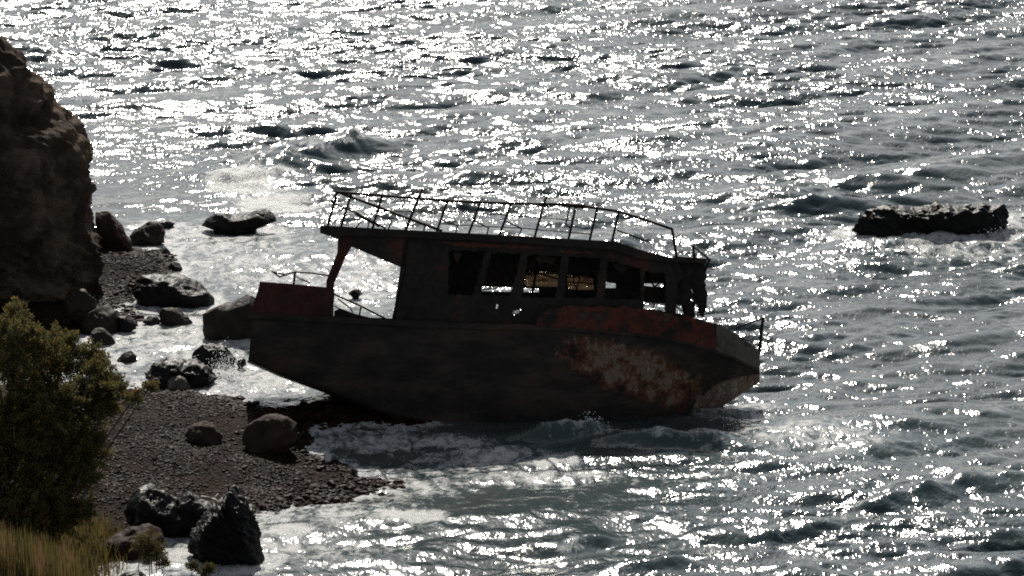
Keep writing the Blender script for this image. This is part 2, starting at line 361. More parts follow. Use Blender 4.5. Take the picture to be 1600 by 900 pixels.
G = 'boulders in the surf'
rk = [
 ([(1328, 357), (1336, 343), (1346, 333), (1360, 327), (1378, 325), (1392, 319), (1397, 326), (1413, 325), (1420, 332), (1426, 338), (1438, 330), (1448, 329), (1464, 320), (1474, 326), (1482, 323), (1490, 329), (1502, 321), (1520, 325), (1532, 319), (1548, 324), (1562, 320), (1573, 325), (1578, 340), (1572, 356), (1545, 369), (1490, 376), (1430, 377), (1380, 374), (1348, 367)],
  dict(label='long jagged black reef rock alone in the open sea', mat='rock_black', thick=0.35, rough=0.09, freq=1.6, strata=0.5, name='reef_rock', seed=1, nu=220, nv=60)),
 ([(1584, 346), (1592, 339), (1612, 336), (1630, 345), (1630, 356), (1590, 356)], dict(label='small dark rock tip just beside the long reef rock', mat='rock_black', thick=0.7, name='reef_rock', seed=2)),
 ([(316, 352), (322, 341), (338, 334), (352, 333), (362, 342), (385, 337), (402, 329), (424, 324), (433, 332), (432, 345), (410, 354), (385, 362), (345, 361)],
  dict(label='two-humped dark rock in the foam beneath the breaking wave', mat='rock_black', thick=0.5, rough=0.06, seed=3)),
 ([(226, 349), (240, 344), (262, 344), (274, 350), (268, 355), (232, 355)], dict(label='low flat slab awash beyond the boulder at the cliff corner', mat='rock_black', thick=0.6, seed=4)),
 ([(150, 322), (160, 322), (172, 334), (188, 352), (204, 376), (206, 385), (150, 388)], dict(label='reddish brown wedge of rock leaning on the cliff foot', mat='rock_brown', thick=0.9, zb=0.3, seed=5, foam=False)),
 ([(196, 362), (215, 358), (236, 348), (252, 350), (260, 362), (259, 378), (236, 384), (200, 384)], dict(label='lumpy grey boulder where shingle ends near the cliff corner', mat='rock_grey', thick=0.7, seed=6)),
 ([(246, 391), (256, 385), (268, 394), (270, 400), (248, 400)], dict(label='small dark stone at the top of the upper shingle', mat='rock_grey', thick=0.8, seed=7)),
 ([(262, 414), (272, 407), (282, 412), (286, 424), (266, 426)], dict(label='small dark stone at the water edge above the broad boulder', mat='rock_grey', thick=0.8, seed=8)),
 ([(198, 442), (215, 434), (235, 432), (246, 434), (264, 428), (285, 434), (306, 443), (326, 456), (333, 470), (325, 475), (260, 475), (212, 470)], dict(label='broad dark boulder with a humped top in the cove', mat='rock_black', thick=0.6, rough=0.08, seed=9)),
 ([(102, 462), (115, 452), (135, 452), (150, 462), (152, 490), (108, 494)], dict(label='blocky dark boulder at the foot of the cliff', mat='rock_grey', thick=0.9, zb=0.4, seed=10, foam=False)),
 ([(128, 505), (136, 488), (150, 477), (166, 472), (178, 474), (186, 495), (196, 516), (170, 520), (128, 518)], dict(label='slanted grey block with a wet shining edge in the cove', mat='rock_grey', thick=0.8, rough=0.05, seed=11)),
 ([(184, 494), (198, 494), (211, 498), (212, 514), (196, 520), (184, 516)], dict(label='small square block tucked behind the slanted grey block', mat='rock_black', thick=0.9, seed=12)),
 ([(143, 520), (150, 513), (162, 515), (174, 524), (184, 535), (170, 540), (145, 538)], dict(label='rounded grey rock in front of the slanted block', mat='rock_grey', thick=0.8, seed=13)),
 ([(247, 490), (256, 482), (278, 482), (292, 490), (301, 504), (280, 508), (252, 505)], dict(label='smooth oval boulder in the foam midway to the stern', mat='rock_grey', thick=0.7, seed=14)),
 ([(222, 503), (234, 494), (246, 496), (252, 504), (236, 507)], dict(label='low pointed stone touching the smooth oval boulder', mat='rock_grey', thick=0.8, seed=15)),
 ([(316, 500), (318, 485), (323, 476), (362, 477), (374, 468), (388, 460), (400, 462), (412, 480), (412, 535), (340, 536), (322, 530), (316, 515)], dict(label='large square-shouldered boulder behind the stern of the wreck', mat='rock_grey', thick=0.8, rough=0.05, seed=16)),
 ([(300, 560), (305, 548), (318, 541), (345, 540), (366, 544), (369, 560), (362, 570), (310, 568)], dict(label='wet knobbly boulder splashed by spray below the stern', mat='rock_black', thick=0.8, rough=0.14, freq=3, seed=17)),
 ([(368, 566), (374, 560), (384, 561), (385, 570), (374, 574)], dict(label='little black stone just under the lower corner of the stern', mat='rock_black', thick=0.8, seed=18)),
 ([(178, 560), (190, 552), (206, 549), (214, 556), (213, 566), (190, 568)], dict(label='small peaked rock in the narrow foam channel', mat='rock_grey', thick=0.8, seed=19)),
 ([(120, 570), (135, 552), (150, 545), (165, 556), (176, 568), (160, 573)], dict(label='half hidden grey rock behind the bush top', mat='rock_grey', thick=0.8, seed=20)),
 ([(228, 580), (236, 570), (262, 566), (290, 567), (318, 572), (330, 582), (338, 590), (325, 600), (300, 606), (270, 604), (235, 596)], dict(label='rough low slab of rock at the top of the main beach', mat='rock_black', thick=0.9, rough=0.14, freq=2.4, seed=21)),
 ([(258, 596), (268, 586), (284, 586), (296, 596), (304, 608), (264, 610)], dict(label='pale wet stone in front of the rough low slab', mat='bow_grey', thick=0.8, seed=22)),
 ([(288, 680), (300, 664), (318, 656), (335, 668), (350, 684), (345, 692), (300, 690)], dict(label='low brown mound of rock on the shingle', mat='rock_brown', thick=0.9, zb=0.35, seed=23, foam=False)),
 ([(376, 682), (386, 666), (402, 655), (425, 648), (450, 650), (464, 662), (464, 685), (448, 698), (410, 702), (384, 696)], dict(label='rounded red-brown boulder on the shingle near the ship', mat='rock_brown', thick=0.9, rough=0.07, zb=0.3, seed=24, foam=False)),
 ([(188, 800), (195, 778), (215, 766), (238, 762), (252, 757), (264, 770), (282, 790), (300, 815), (290, 832), (220, 832), (195, 818)], dict(label='dark humped boulder at the near end of the beach', mat='rock_black', thick=0.7, zb=0.15, seed=25, foam=False)),
 ([(268, 800), (282, 776), (296, 762), (312, 770), (328, 778), (345, 795), (346, 822), (300, 832), (270, 824)], dict(label='peaked dark boulder between the humped one and the tall one', mat='rock_black', thick=0.7, zb=0.1, seed=26, foam=False)),
 ([(290, 862), (300, 836), (318, 810), (338, 792), (352, 782), (358, 760), (368, 753), (376, 768), (386, 775), (394, 800), (404, 820), (414, 850), (419, 878), (400, 884), (350, 882), (310, 874)], dict(label='tall jagged black rock standing in the near surf', mat='rock_black', thick=0.8, rough=0.12, freq=1.3, strata=0.7, gain=0.5, seed=27, nu=220, nv=80)),
 ([(158, 852), (172, 834), (200, 825), (235, 822), (252, 830), (258, 850), (252, 866), (200, 872), (165, 868)], dict(label='brown boulder behind the small green sprig', mat='rock_brown', thick=0.8, seed=28)),
 ([(180, 905), (192, 894), (215, 892), (232, 900), (232, 912), (185, 912)], dict(label='dark stone cut by the bottom edge of the photo', mat='rock_black', thick=0.8, seed=29)),
 ([(543, 459), (552, 453), (560, 452), (568, 459), (556, 462)], dict(label='small black rock in the foam seen under the roof overhang', mat='rock_black', thick=0.8, seed=30)),
]
for ol, kw in rk:
    inwater = kw.get('foam', True)
    if 'jagged' in kw['label'] or 'two-humped' in kw['label']: kw['facets'] = 3
    rock(ol, group=G if inwater else 'boulders on the beach', **kw)

# ------------------------------------------------------------------ pebbles: one mass of shingle
def ico():
    t = (1+5**0.5)/2
    v = np.array([(-1, t, 0), (1, t, 0), (-1, -t, 0), (1, -t, 0), (0, -1, t), (0, 1, t), (0, -1, -t), (0, 1, -t), (t, 0, -1), (t, 0, 1), (-t, 0, -1), (-t, 0, 1)])
    f = np.array([(0, 11, 5), (0, 5, 1), (0, 1, 7), (0, 7, 10), (0, 10, 11), (1, 5, 9), (5, 11, 4), (11, 10, 2), (10, 7, 6), (7, 1, 8), (3, 9, 4), (3, 4, 2), (3, 2, 6), (3, 6, 8), (3, 8, 9), (4, 9, 5), (2, 4, 11), (6, 2, 10), (8, 6, 7), (9, 8, 1)])
    return v/np.linalg.norm(v[0]), f
IV, IF = ico()
def pebbles():
    xs, ys = [], []
    N = 480000
    x = RNG.uniform(-24, -2, N); y = RNG.uniform(104, 150, N)
    d = shore_dist(x, y)
    px, py = to_px(x, y, 0.4)
    ok = (d > -0.5) & (px > 90) & (px < 680) & (py > 370) & (py < 900)
    dens = np.clip(0.35+0.8*fbm(np.stack([x*0.5, y*0.3, 0*x], -1), 2), 0.1, 1)
    ok &= RNG.uniform(size=N) < dens
    x, y, d = x[ok], y[ok], d[ok]
    n = len(x)
    r = np.exp(RNG.normal(np.log(0.026), 0.42, n)); r = np.clip(r*(1+1.1*np.exp(-(d/0.9)**2)*RNG.uniform(0, 1.3, n)), 0.014, 0.2)
    z = terrain_h(x, y)+r*0.2
    V = IV[None]*r[:, None, None]*(1+RNG.uniform(-0.28, 0.28, (n, 12, 1)))
    V = V*np.stack([RNG.uniform(0.8, 1.5, n), RNG.uniform(0.8, 1.5, n), RNG.uniform(0.45, 0.8, n)], -1)[:, None, :]
    a = RNG.uniform(0, 6.28, n); ca, sa = np.cos(a)[:, None], np.sin(a)[:, None]
    V = np.stack([V[..., 0]*ca-V[..., 1]*sa, V[..., 0]*sa+V[..., 1]*ca, V[..., 2]], -1)
    V = V+np.stack([x, y, z], -1)[:, None, :]
    Fc = (IF[None]+12*np.arange(n)[:, None, None]).reshape(-1, 3)
    o = np_mesh('pebbles', V.reshape(-1, 3), Fc, M['pebble'], False)
    tag(o, 'dark wet pebbles strewn over the shingle beach', 'pebbles', kind='stuff')
pebbles()

# ------------------------------------------------------------------ sea
def ocean_tile(nx, ny, lx, ly, seed=3):
    rng = np.random.default_rng(seed)
    kx = np.fft.fftfreq(nx, lx/nx)*2*np.pi; ky = np.fft.fftfreq(ny, ly/ny)*2*np.pi
    KX, KY = np.meshgrid(kx, ky, indexing='ij'); K = np.hypot(KX, KY); K[0, 0] = 1
    th = np.arctan2(KY, KX)
    def comp(lp, th0, n, pw=4.0, cut=0.35):
        kp = 2*np.pi/lp
        s = K**(-pw)*np.exp(-1.25*(kp/K)**2)*np.abs(np.cos((th-th0)/1.0))**n*np.exp(-(K*cut/6.28)**2)
        s[0, 0] = 0; return s
    def field(S, slope):
        h = np.sqrt(S)*(rng.normal(size=K.shape)+1j*rng.normal(size=K.shape))
        sl = np.sqrt(np.fft.ifft2(1j*KX*h).real.var()+np.fft.ifft2(1j*KY*h).real.var())
        return h*slope/sl
    out = []
    for h in (field(comp(12.0, R(-66), 12, 5.0, 1.2), 0.10)+field(comp(5.0, R(-60), 8, 4.5, 0.7), 0.115),
              field(comp(2.4, R(-84), 4, 4.0, 0.2), 0.215)):
        out.append((np.fft.ifft2(h).real, np.fft.ifft2(1j*KX/K*h).real, np.fft.ifft2(1j*KY/K*h).real))
    return out
TNX, TNY, TLX, TLY = 1024, 1024, 72.0, 130.0
(TH, TDX, TDY), (UH, UDX, UDY) = ocean_tile(TNX, TNY, TLX, TLY)
def sample(T, x, y):
    u = (x/TLX % 1.0)*TNX; v = (y/TLY % 1.0)*TNY
    i = np.floor(u).astype(int); j = np.floor(v).astype(int); fu, fv = u-i, v-j
    i %= TNX; j %= TNY; i1 = (i+1) % TNX; j1 = (j+1) % TNY
    return T[i, j]*(1-fu)*(1-fv)+T[i1, j]*fu*(1-fv)+T[i, j1]*(1-fu)*fv+T[i1, j1]*fu*fv
def water():
    wx, wy = axis(-27, 27, 0.075, 4500), axis(101, 208, 0.11, 4500)
    X, Y = np.meshgrid(wx, wy, indexing='ij')
    d = -shore_dist(X, Y)                                    # distance off the shore
    stx = np.gradient(wx)[:, None]; sty = np.gradient(wy)[None, :]
    fade = np.exp(-((np.maximum(stx, sty)/0.9)**2))
    sh = np.clip(0.25+d/17.0, 0.14, 1.0)
    cove = np.exp(-(((X-ground(280, 440)[0])/6)**2+((Y-ground(280, 440)[1])/16)**2))
    sh = sh*(1-0.45*cove)
    amp = fade*sh
    gust = np.clip(0.95+1.1*fbm(np.stack([X*0.07+3, Y*0.045, 0*X], -1), 3), 0.78, 1.5)     # cat's paws and smooth lanes
    am2 = amp*gust
    H = sample(TH, X, Y)*amp+sample(UH, X, Y)*am2
    dx = sample(TDX, X, Y)*amp+sample(UDX, X, Y)*am2*0.8; dy = sample(TDY, X, Y)*amp+sample(UDY, X, Y)*am2*0.8
    foam = np.zeros_like(X)
    PX, PY = to_px(X, Y, 0)
    # single waves: (px, py of the crest ends), height, width across, skew
    def swell(p0, p1, h, wdt, fo=0.0, end=0.25):
        nonlocal H, foam
        a = ground(*p0)[:2]; b = ground(*p1)[:2]; e = b-a; L = np.hypot(*e); e = e/L; n = np.array([e[1], -e[0]])
        if n[1] > 0: n = -n                                   # towards the beach and the viewer
        t = ((X-a[0])*e[0]+(Y-a[1])*e[1])/L; q = (X-a[0])*n[0]+(Y-a[1])*n[1]
        q = q+0.5*np.sin(t*5.0+p0[0])*wdt*0.35
        win = np.exp(-np.maximum(0, np.abs(t-0.5)-0.5+end)**2/(end*end))
        prof = np.where(q > 0, np.exp(-(q/(wdt*0.5))**2), np.exp(-(q/(wdt*1.3))**2))
        wob = 1+0.4*fbm(np.stack([X*0.9, Y*0.5, 0*X+p0[0]], -1), 2)
        H += h*prof*win*wob
        if fo: foam += fo*win*np.exp(-((q-wdt*0.1)/(wdt*0.7))**2)*np.clip(1+0.9*pn(np.stack([X*1.1, Y*0.6, 0*X+p0[1]], -1)), 0, 2)
    swell((808, 686), (960, 692), 0.62, 0.7, 0.25, 0.4)
    swell((890, 698), (1190, 712), 0.2, 0.6, 0.2)
    swell((720, 712), (850, 706), 0.2, 0.6, 0.4)
    swell((905, 708), (1150, 700), 0.22, 0.8, 0.25)
    swell((1330, 792), (1620, 752), 0.42, 1.2, 0.3)
    swell((1090, 838), (1330, 815), 0.24, 0.8, 0.35)
    swell((840, 862), (950, 835), 0.25, 0.7, 0.5)
    swell((405, 268), (600, 228), 0.6, 1.5, 0.0)
    swell((330, 285), (470, 272), 0.28, 0.9, 0.8)
    swell((1180, 322), (1330, 318), 0.3, 1.2, 0.2)
    swell((940, 895), (1100, 885), 0.2, 0.7, 0.3)
    def patch(px, py, rx, ry, k):
        nonlocal foam
        foam = np.maximum(foam, 0.95*k*np.exp(-(((PX-px)/rx)**2+((PY-py)/ry)**2)**1.3))
    for a in [(900, 676, 75, 20, .9), (1010, 692, 110, 12, .7), (375, 288, 62, 26, 1.25), (430, 318, 80, 18, 1.25), (350, 400, 190, 75, .72), (260, 370, 120, 40, .72), (450, 440, 120, 50, .75), (560, 430, 110, 75, .75),
              (270, 530, 130, 55, .78), (420, 595, 110, 32, .85), (350, 580, 40, 22, 1.1), (600, 690, 130, 24, .8), (760, 720, 170, 28, .75), (620, 760, 160, 40, .72), (560, 810, 160, 25, .8), (640, 812, 75, 14, 1.15), (560, 745, 90, 22, .95), (860, 727, 70, 12, 1.05), (700, 690, 90, 14, .9), (450, 835, 60, 16, 1.0),
              (500, 860, 150, 35, .65), (300, 885, 170, 22, .85), (830, 745, 200, 22, .75), (1150, 640, 100, 28, .72), (1260, 690, 170, 32, .72), (1440, 700, 150, 20, .4), (1480, 392, 180, 20, .72), (1300, 375, 60, 14, .6),
              (1545, 352, 40, 14, .9), (925, 655, 18, 8, 1.0), (1100, 750, 200, 30, .45), (980, 800, 260, 60, .3)]:
        patch(*a)
    # swash along the shingle, rings round the rocks, crest spill in open water
    foam = np.maximum(foam, 0.8*np.exp(-(np.maximum(d-0.1, 0)/1.6)**2)*(d > -1.5))
    for (x, y, r, t) in ROCKS:
        q = np.sqrt(((X-x)/(r+0.35))**2+((Y-y)/(t+0.9))**2)
        foam = np.maximum(foam, 0.8*np.exp(-(np.maximum(q-0.9, 0)/0.35)**2))
    gx = np.gradient(H, axis=0)/stx; gy = np.gradient(H, axis=1)/sty
    cr = np.clip((H-0.30)/0.25, 0, 1)*fade
    foam = np.maximum(foam, 0.55*cr)
    bub = 0.05*np.clip(foam, 0, 1)*fade*fbm(np.stack([X*2.2, Y*1.3, 0*X], -1), 3, 0.6)
    Z = H+bub
    shal = np.exp(-np.maximum(d, 0)/4.0)*0.8
    V = np.stack([X-dx*0.9, Y-dy*0.9, Z], -1).reshape(-1, 3)
    o = np_mesh('sea', V, grid_faces(len(wx), len(wy)), M['water'], True, attrs={'calm': np.clip(0.7+d/40.0, 0.6, 1.0).ravel(), 'foam': np.clip(foam, 0, 1.1).ravel(), 'shallow': shal.ravel()})
    tag(o, 'choppy grey sea glittering against the sun', 'sea', kind='structure')
water()

# ------------------------------------------------------------------ the wreck
D0 = depth_of(ground(900, 660))+2.2                           # middle plane of the hull
boat = empty('shipwreck', (0, 0, CAM_H), (0, 0, 0))
c0 = np.array([0, 0, CAM_H])+FWD*D0-UP*((640-450)*D0/F)       # a point on the keel: origin of the thing
boat.location = c0; boat.rotation_euler = (-PITCH, 0, 0)      # she lies heeled away from the cliff
tag(boat, 'burnt rusty shipwreck heeled over in the surf, bow to the right', 'shipwreck')
def L(px, py, y=0.0):
    d = D0+y; return np.array([(px-800)*d/F, y, -(py-450)*d/F+(640-450)*D0/F])
def interp(tab, x):
    a = np.array(tab, float); return np.interp(x, a[:, 0], a[:, 1])
STRAKE = [(385, 493), (500, 500), (610, 505), (750, 511), (880, 513), (1000, 522), (1060, 532), (1110, 545), (1150, 560), (1187, 578)]
CHINE = [(385, 563), (440, 587), (510, 612), (600, 646), (700, 684), (900, 698), (1000, 690), (1050, 672), (1072, 655), (1086, 632), (1105, 611), (1130, 596), (1160, 588), (1187, 584)]
KEEL = [(385, 566), (440, 590), (510, 615), (600, 652), (700, 695), (900, 712), (1000, 704), (1060, 676), (1100, 652), (1150, 622), (1187, 597)]
BS = [(385, 1.75), (500, 2.1), (700, 2.25), (950, 2.2), (1050, 1.95), (1118, 1.45), (1150, 0.95), (1187, 0.07)]
BC = [(385, 1.6), (500, 1.9), (700, 2.0), (900, 1.85), (1000, 1.5), (1060, 1.1), (1105, 0.75), (1150, 0.4), (1187, 0.04)]
def hull_shell():
    xs = np.linspace(385, 1187, 150); nv = 34
    A, W_ = [], []
    for x in xs:
        zs, zc, zk = interp(STRAKE, x), interp(CHINE, x), interp(KEEL, x); bs, bc = interp(BS, x), interp(BC, x)
        row, wr = [], []
        lean = 13*np.clip((480-x)/95, 0, 1)                   # raked transom
        for j in range(nv):
            t = j/(nv-1)
            if t < 0.72:
                u = t/0.72; y = bs+(bc-bs)*u+0.12*math.sin(u*math.pi)*min(1, bs); z = zs+(zc-zs)*u
            else:
                u = (t-0.72)/0.28; y = bc*(1-u); z = zc+(zk-zc)*u
            p = L(x+lean*(1-t)*0.8, z, -y); row.append(p)
            k = max(math.exp(-(((x-985-(z-570)*0.6)/110)**2+((z-580-(x-985)*0.2)/45)**2)**1.5), 0.8*math.exp(-(((x-1052)/48)**2+((z-612)/36)**2)**1.5), 0.55*math.exp(-(((x-696)/13)**2+((z-548)/9)**2)**1.5))
            if t > 0.72: k = max(k, np.clip((x-1060)/30, 0, 1)*1.5)  # bow bottom: old pale paint, with light off the water put into its colour
            wr.append(k)
        A.append(row); W_.append(wr)
    A = np.array(A); W_ = np.array(W_)
    dent = fbm(A*np.array([0.7, 1, 0.9]), 3)*0.05+0.02*np.sin(A[..., 0]*5.2)*np.clip(0.6+pn(A*0.5), 0, 1)
    A[:, 1:-1, 1] += dent[:, 1:-1]*np.clip(-A[:, 1:-1, 1], 0, 1)
    B = A.copy(); B[..., 1] *= -1
    V = np.concatenate([A.reshape(-1, 3), B.reshape(-1, 3)]); n = A.shape[0]*nv
    f = grid_faces(len(xs), nv)
    V2 = list(f)+list(f[:, ::-1]+n)
    # transom
    tr = []
    for j in range(nv-1): tr.append([j, j+1, n+j+1, n+j])
    faces = [list(map(int, q)) for q in V2]+tr
    return np_mesh('hull', V, faces, M['hull'], True, boat, attrs={'worn_lit': np.concatenate([W_.ravel(), W_.ravel()])})
hull_shell()
def strip_solid(name, xs, top, bot, bt, bb, mat, th=0.06, parent=boat, sides=(-1, 1), jag=0.0):
    """plating that follows the hull: outer face from top to bottom line, with a thickness"""
    V, Fs = [], []
    for s in sides:
        o = len(V); n = len(xs)
        for x in xs:
            j = jag*float(pn(np.array([x*0.06, s*3.0, 1.0])))
            yt, yb = bt(x), bb(x)
            for (py, y) in ((top(x)+j, yt), (bot(x), yb)):
                V.append(L(x, py, s*y) if s < 0 else L(x, py, -y)*np.array([1, -1, 1]))
            for (py, y) in ((bot(x), max(yb-th, 0.0)), (top(x)+j, max(yt-th, 0.0))):
                V.append(L(x, py, s*y) if s < 0 else L(x, py, -y)*np.array([1, -1, 1]))
        for i in range(n-1):
            for k in range(4):
                q = [o+i*4+k, o+i*4+(k+1) % 4, o+(i+1)*4+(k+1) % 4, o+(i+1)*4+k]
                Fs.append(q if s < 0 else q[::-1])
        Fs.append([o+3, o+2, o+1, o]); e = o+(n-1)*4; Fs.append([e, e+1, e+2, e+3])
    return np_mesh(name, V, Fs, mat, False, parent)
BTOP = [(838, 500), (846, 492), (856, 484), (880, 478), (940, 479), (1000, 482), (1060, 492), (1121, 506), (1150, 521), (1187, 548)]
fl = lambda x: interp(BS, x)+0.05+0.12*np.clip((x-900)/150, 0, 1)*np.clip((1187-x)/40, 0, 1)
for sd_ in (-1, 1): strip_solid('bulwark', np.linspace(838, 1119, 60), lambda x: interp(BTOP, x), lambda x: interp(STRAKE, x)-1, fl, lambda x: interp(BS, x)+0.03, M['red'], jag=5.0, sides=(sd_,))
for sd_ in (-1, 1):
    bp = strip_solid('bow_plate', np.linspace(1119.5, 1187, 22), lambda x: interp(BTOP, x), lambda x: interp(STRAKE, x)-1, fl, lambda x: interp(BS, x)+0.03, M['bow_grey'], jag=2.5, sides=(sd_,))
    bp['label'] = 'pale grey weathered bow plate'
for sd_ in (-1, 1): strip_solid('rubbing_strake', np.linspace(386, 1186, 90), lambda x: interp(STRAKE, x)-1-4.5*min(1, max(0, (860-x)/30)), lambda x: interp(STRAKE, x)+3.5, lambda x: interp(BS, x)+0.07, lambda x: interp(BS, x)+0.075, M['hull'], th=0.1, sides=(sd_,))
# deck
dx_ = np.linspace(388, 1184, 60); V = []
for x in dx_:
    p = L(x+(10 if x < 400 else 0), interp(STRAKE, x)+1.5, -interp(BS, x)+0.04)
    for k in np.linspace(-1, 1, 5): V.append([p[0], -p[1]*k, p[2]])
np_mesh('deck', V, grid_faces(60, 5), M['deck'], False, boat)

def torn(loop, amp, seed=0.0):
    out = []
    for i in range(len(loop)):
        a = np.array(loop[i], float); b = np.array(loop[(i+1) % len(loop)], float); d = b-a; l = np.hypot(*d); n = max(1, int(l/5))
        for k in range(n):
            p = a+d*k/n; o = amp*pn(np.array([p[0]*0.21, p[1]*0.21, seed+i]))*1.6
            out.append((p[0]-d[1]/max(l, 1e-6)*o, p[1]+d[0]/max(l, 1e-6)*o))
    return out
def plate(name, outline, y, th, mat, holes=(), parent=boat, mirror=False, yfun=None):
    """a flat steel plate seen in elevation, with openings and a thickness"""
    loops = [list(outline)]+[list(h) for h in holes]
    fn = (lambda px, py: y) if yfun is None else yfun
    pts = [p for l in loops for p in l]
    V = [L(px, py, fn(px, py)) for px, py in pts]
    n = len(V)
    tris = tessellate_polygon([[Vector((p[0], -p[1], 0)) for p in l] for l in loops])
    V2 = [v+np.array([0, th, 0]) for v in V]
    Fs = []
    for t in tris:
        a, b, c = t
        ar = (pts[b][0]-pts[a][0])*(pts[c][1]-pts[a][1])-(pts[c][0]-pts[a][0])*(pts[b][1]-pts[a][1])
        if ar > 0: a, c = c, a
        Fs.append([a, b, c]); Fs.append([c+n, b+n, a+n])
    o = 0
    for l in loops:
        m = len(l)
        for i in range(m):
            Fs.append([o+i, o+(i+1) % m, n+o+(i+1) % m, n+o+i])
        o += m
    ob = np_mesh(name, V+V2, Fs, mat, False, parent)
    return ob
def tube(bm_, pts, r, n=7):
    V, Fs = bm_
    pts = [np.asarray(p, float) for p in pts]
    for i in range(len(pts)-1):
        a, b = pts[i], pts[i+1]; d = b-a; l = np.linalg.norm(d)
        if l < 1e-6: continue
        d /= l; h = np.array([0, 1.0, 0]) if abs(d[1]) < 0.9 else np.array([1.0, 0, 0])
        u = np.cross(d, h); u /= np.linalg.norm(u); v = np.cross(d, u)
        a2, b2 = a-d*r*0.5, b+d*r*0.5
        o = len(V)
        for c in (a2, b2):
            for k in range(n):
                t = 2*math.pi*k/n; V.append(c+r*(u*math.cos(t)+v*math.sin(t)))
        for k in range(n):
            Fs.append([o+k, o+(k+1) % n, o+n+(k+1) % n, o+n+k])
        Fs.append([o+k for k in range(n)][::-1]); Fs.append([o+n+k for k in range(n)])
def tubes(name, lines, mat=None, parent=boat):
    b = ([], [])
    for l in lines:
        r, pts = l[0], l[1:]; tube(b, [L(*p) for p in pts], r)
    return np_mesh(name, b[0], b[1], mat or M['rail'], True, parent)

YC = 1.62                                                     # half width of the cabin
YR = 1.78                                                     # half width of the roof
# roof: a slab whose underside carries the aft overhang
roof_o = [(500, 352), (640, 359.5), (800, 368), (960, 377), (985, 385), (1010, 393), (1045, 402), (1104, 406), (1104, 411), (1045, 409), (1000, 404), (958, 390), (800, 379), (640, 371), (540, 368), (527, 373), (500, 364)]
plate('roof', roof_o, -YR, 2*YR, M['cabin'])
gus = [(530, 371), (541, 364), (640, 368), (632, 420), (600, 407), (548, 385)]
plate('roof_bracket', gus, -YC, 0.07, M['cabin']); plate('roof_bracket', gus, YC-0.07, 0.07, M['cabin'])
colm = [(528, 368), (552, 372), (549, 386), (538, 405), (530, 425), (522, 442), (522, 470), (518, 490), (506, 492), (509, 470), (510, 438), (519, 415), (527, 395)]
for yy in (-YC-0.02, YC-0.12): plate('pillar', colm, yy, 0.14, M['dark_red'] if yy < 0 else M['cabin'])
near_o = [(632, 367), (640, 367.6), (800, 375.5), (958, 386), (1000, 400), (1046, 406.5), (1058, 440), (1056, 494), (880, 511), (760, 509), (611, 504), (616, 480), (624, 450), (632, 420.5)]
near_h = [[(702, 392), (758, 392), (742, 455), (738, 462), (700, 460)], [(768, 395), (814, 396), (804, 440), (796, 462), (752, 462)],
          [(826, 398), (878, 400), (872, 440), (868, 466), (816, 464)], [(888, 402), (938, 404), (934, 440), (930, 466), (882, 466)],
          [(950, 406), (1000, 420), (1002, 468), (944, 468)], [(1008, 424), (1040, 428), (1041, 468), (1041, 486), (1006, 482)],
          [(800, 489), (803, 485), (810, 485), (815, 482), (810, 490), (803, 492)], [(775, 482), (776, 475), (778.5, 476), (777, 483)]]
plate('cabin_wall', near_o, -YC, 0.05, M['cabin'], [torn(h, 2.2) for h in near_h[:6]]+near_h[6:])
far_h = [[(748, 447.5), (800, 449), (842, 451.5), (842, 456.5), (800, 456), (748, 454.5)],
         [(812, 430), (832, 424), (872, 424), (872, 447), (824, 447)], [(886, 430), (926, 430), (928, 452), (886, 452)], [(936, 440), (962, 440), (962, 450), (936, 450)],
         [(1003, 443), (1036, 443), (1036, 448), (1003, 447.5)], [(1004, 472), (1064, 476), (1068, 491), (1030, 486), (1004, 482)],
         [(798, 491), (803, 483), (814, 480), (814, 490), (803, 494)], [(773, 485), (774, 473), (781, 474), (780, 485)]]
far_o = [(632, 371), (800, 379.5), (958, 391), (1000, 405), (1046, 409.5), (1074, 425), (1074, 500), (880, 511), (760, 509), (611, 504), (632, 420.5)]
plate('cabin_wall', far_o, YC-0.05, 0.05, M['cabin'], far_h)
plate('window_pane', [(811, 423), (873, 423), (873, 448), (811, 448)], YC-0.08, 0.01, M['pane'])
plate('window_pane', [(885, 429), (929, 429), (929, 453), (885, 453)], YC-0.08, 0.01, M['pane'])
tubes('window_bar', [(0.02, (908, 428, YC-.1), (900, 454, YC-.1)), (0.02, (886, 441, YC-.1), (929, 443, YC-.1)), (0.025, (830, 424, YC-.1), (872, 436, YC-.1))])
# aft bulkhead of the cabin, across the ship
V = [L(613, 503, -YC), L(632, 421, -YC), L(632, 373, -YC), L(632, 373, -0.45), L(622, 455, -0.45), L(613, 503, -0.45)]
V = [np.array(v) for v in V]; n = len(V)
V2 = [v+np.array([0.05, 0, 0]) for v in V]
mir = lambda A: [v*np.array([1, -1, 1]) for v in A]
pf = [[0, 1, 2, 3, 4, 5][::-1], [6, 7, 8, 9, 10, 11]]+[[i, (i+1) % 6, 6+(i+1) % 6, 6+i] for i in range(6)]
np_mesh('bulkhead', V+V2+mir(V)+mir(V2), pf+[[i+12 for i in f][::-1] for f in pf], M['cabin'], False, boat)
# red streaks of old trim under the roof edge and over the windows
plate('trim_board', torn([(688, 380), (690, 376), (768, 381), (850, 386), (850, 389), (768, 387), (740, 387)], 1.5), -YC-0.025, 0.02, M['red'])
plate('trim_board', torn([(868, 390), (926, 393), (958, 395), (1006, 410), (1004, 416), (955, 404), (926, 398), (868, 394)], 1.8), -YC-0.025, 0.02, M['red'])
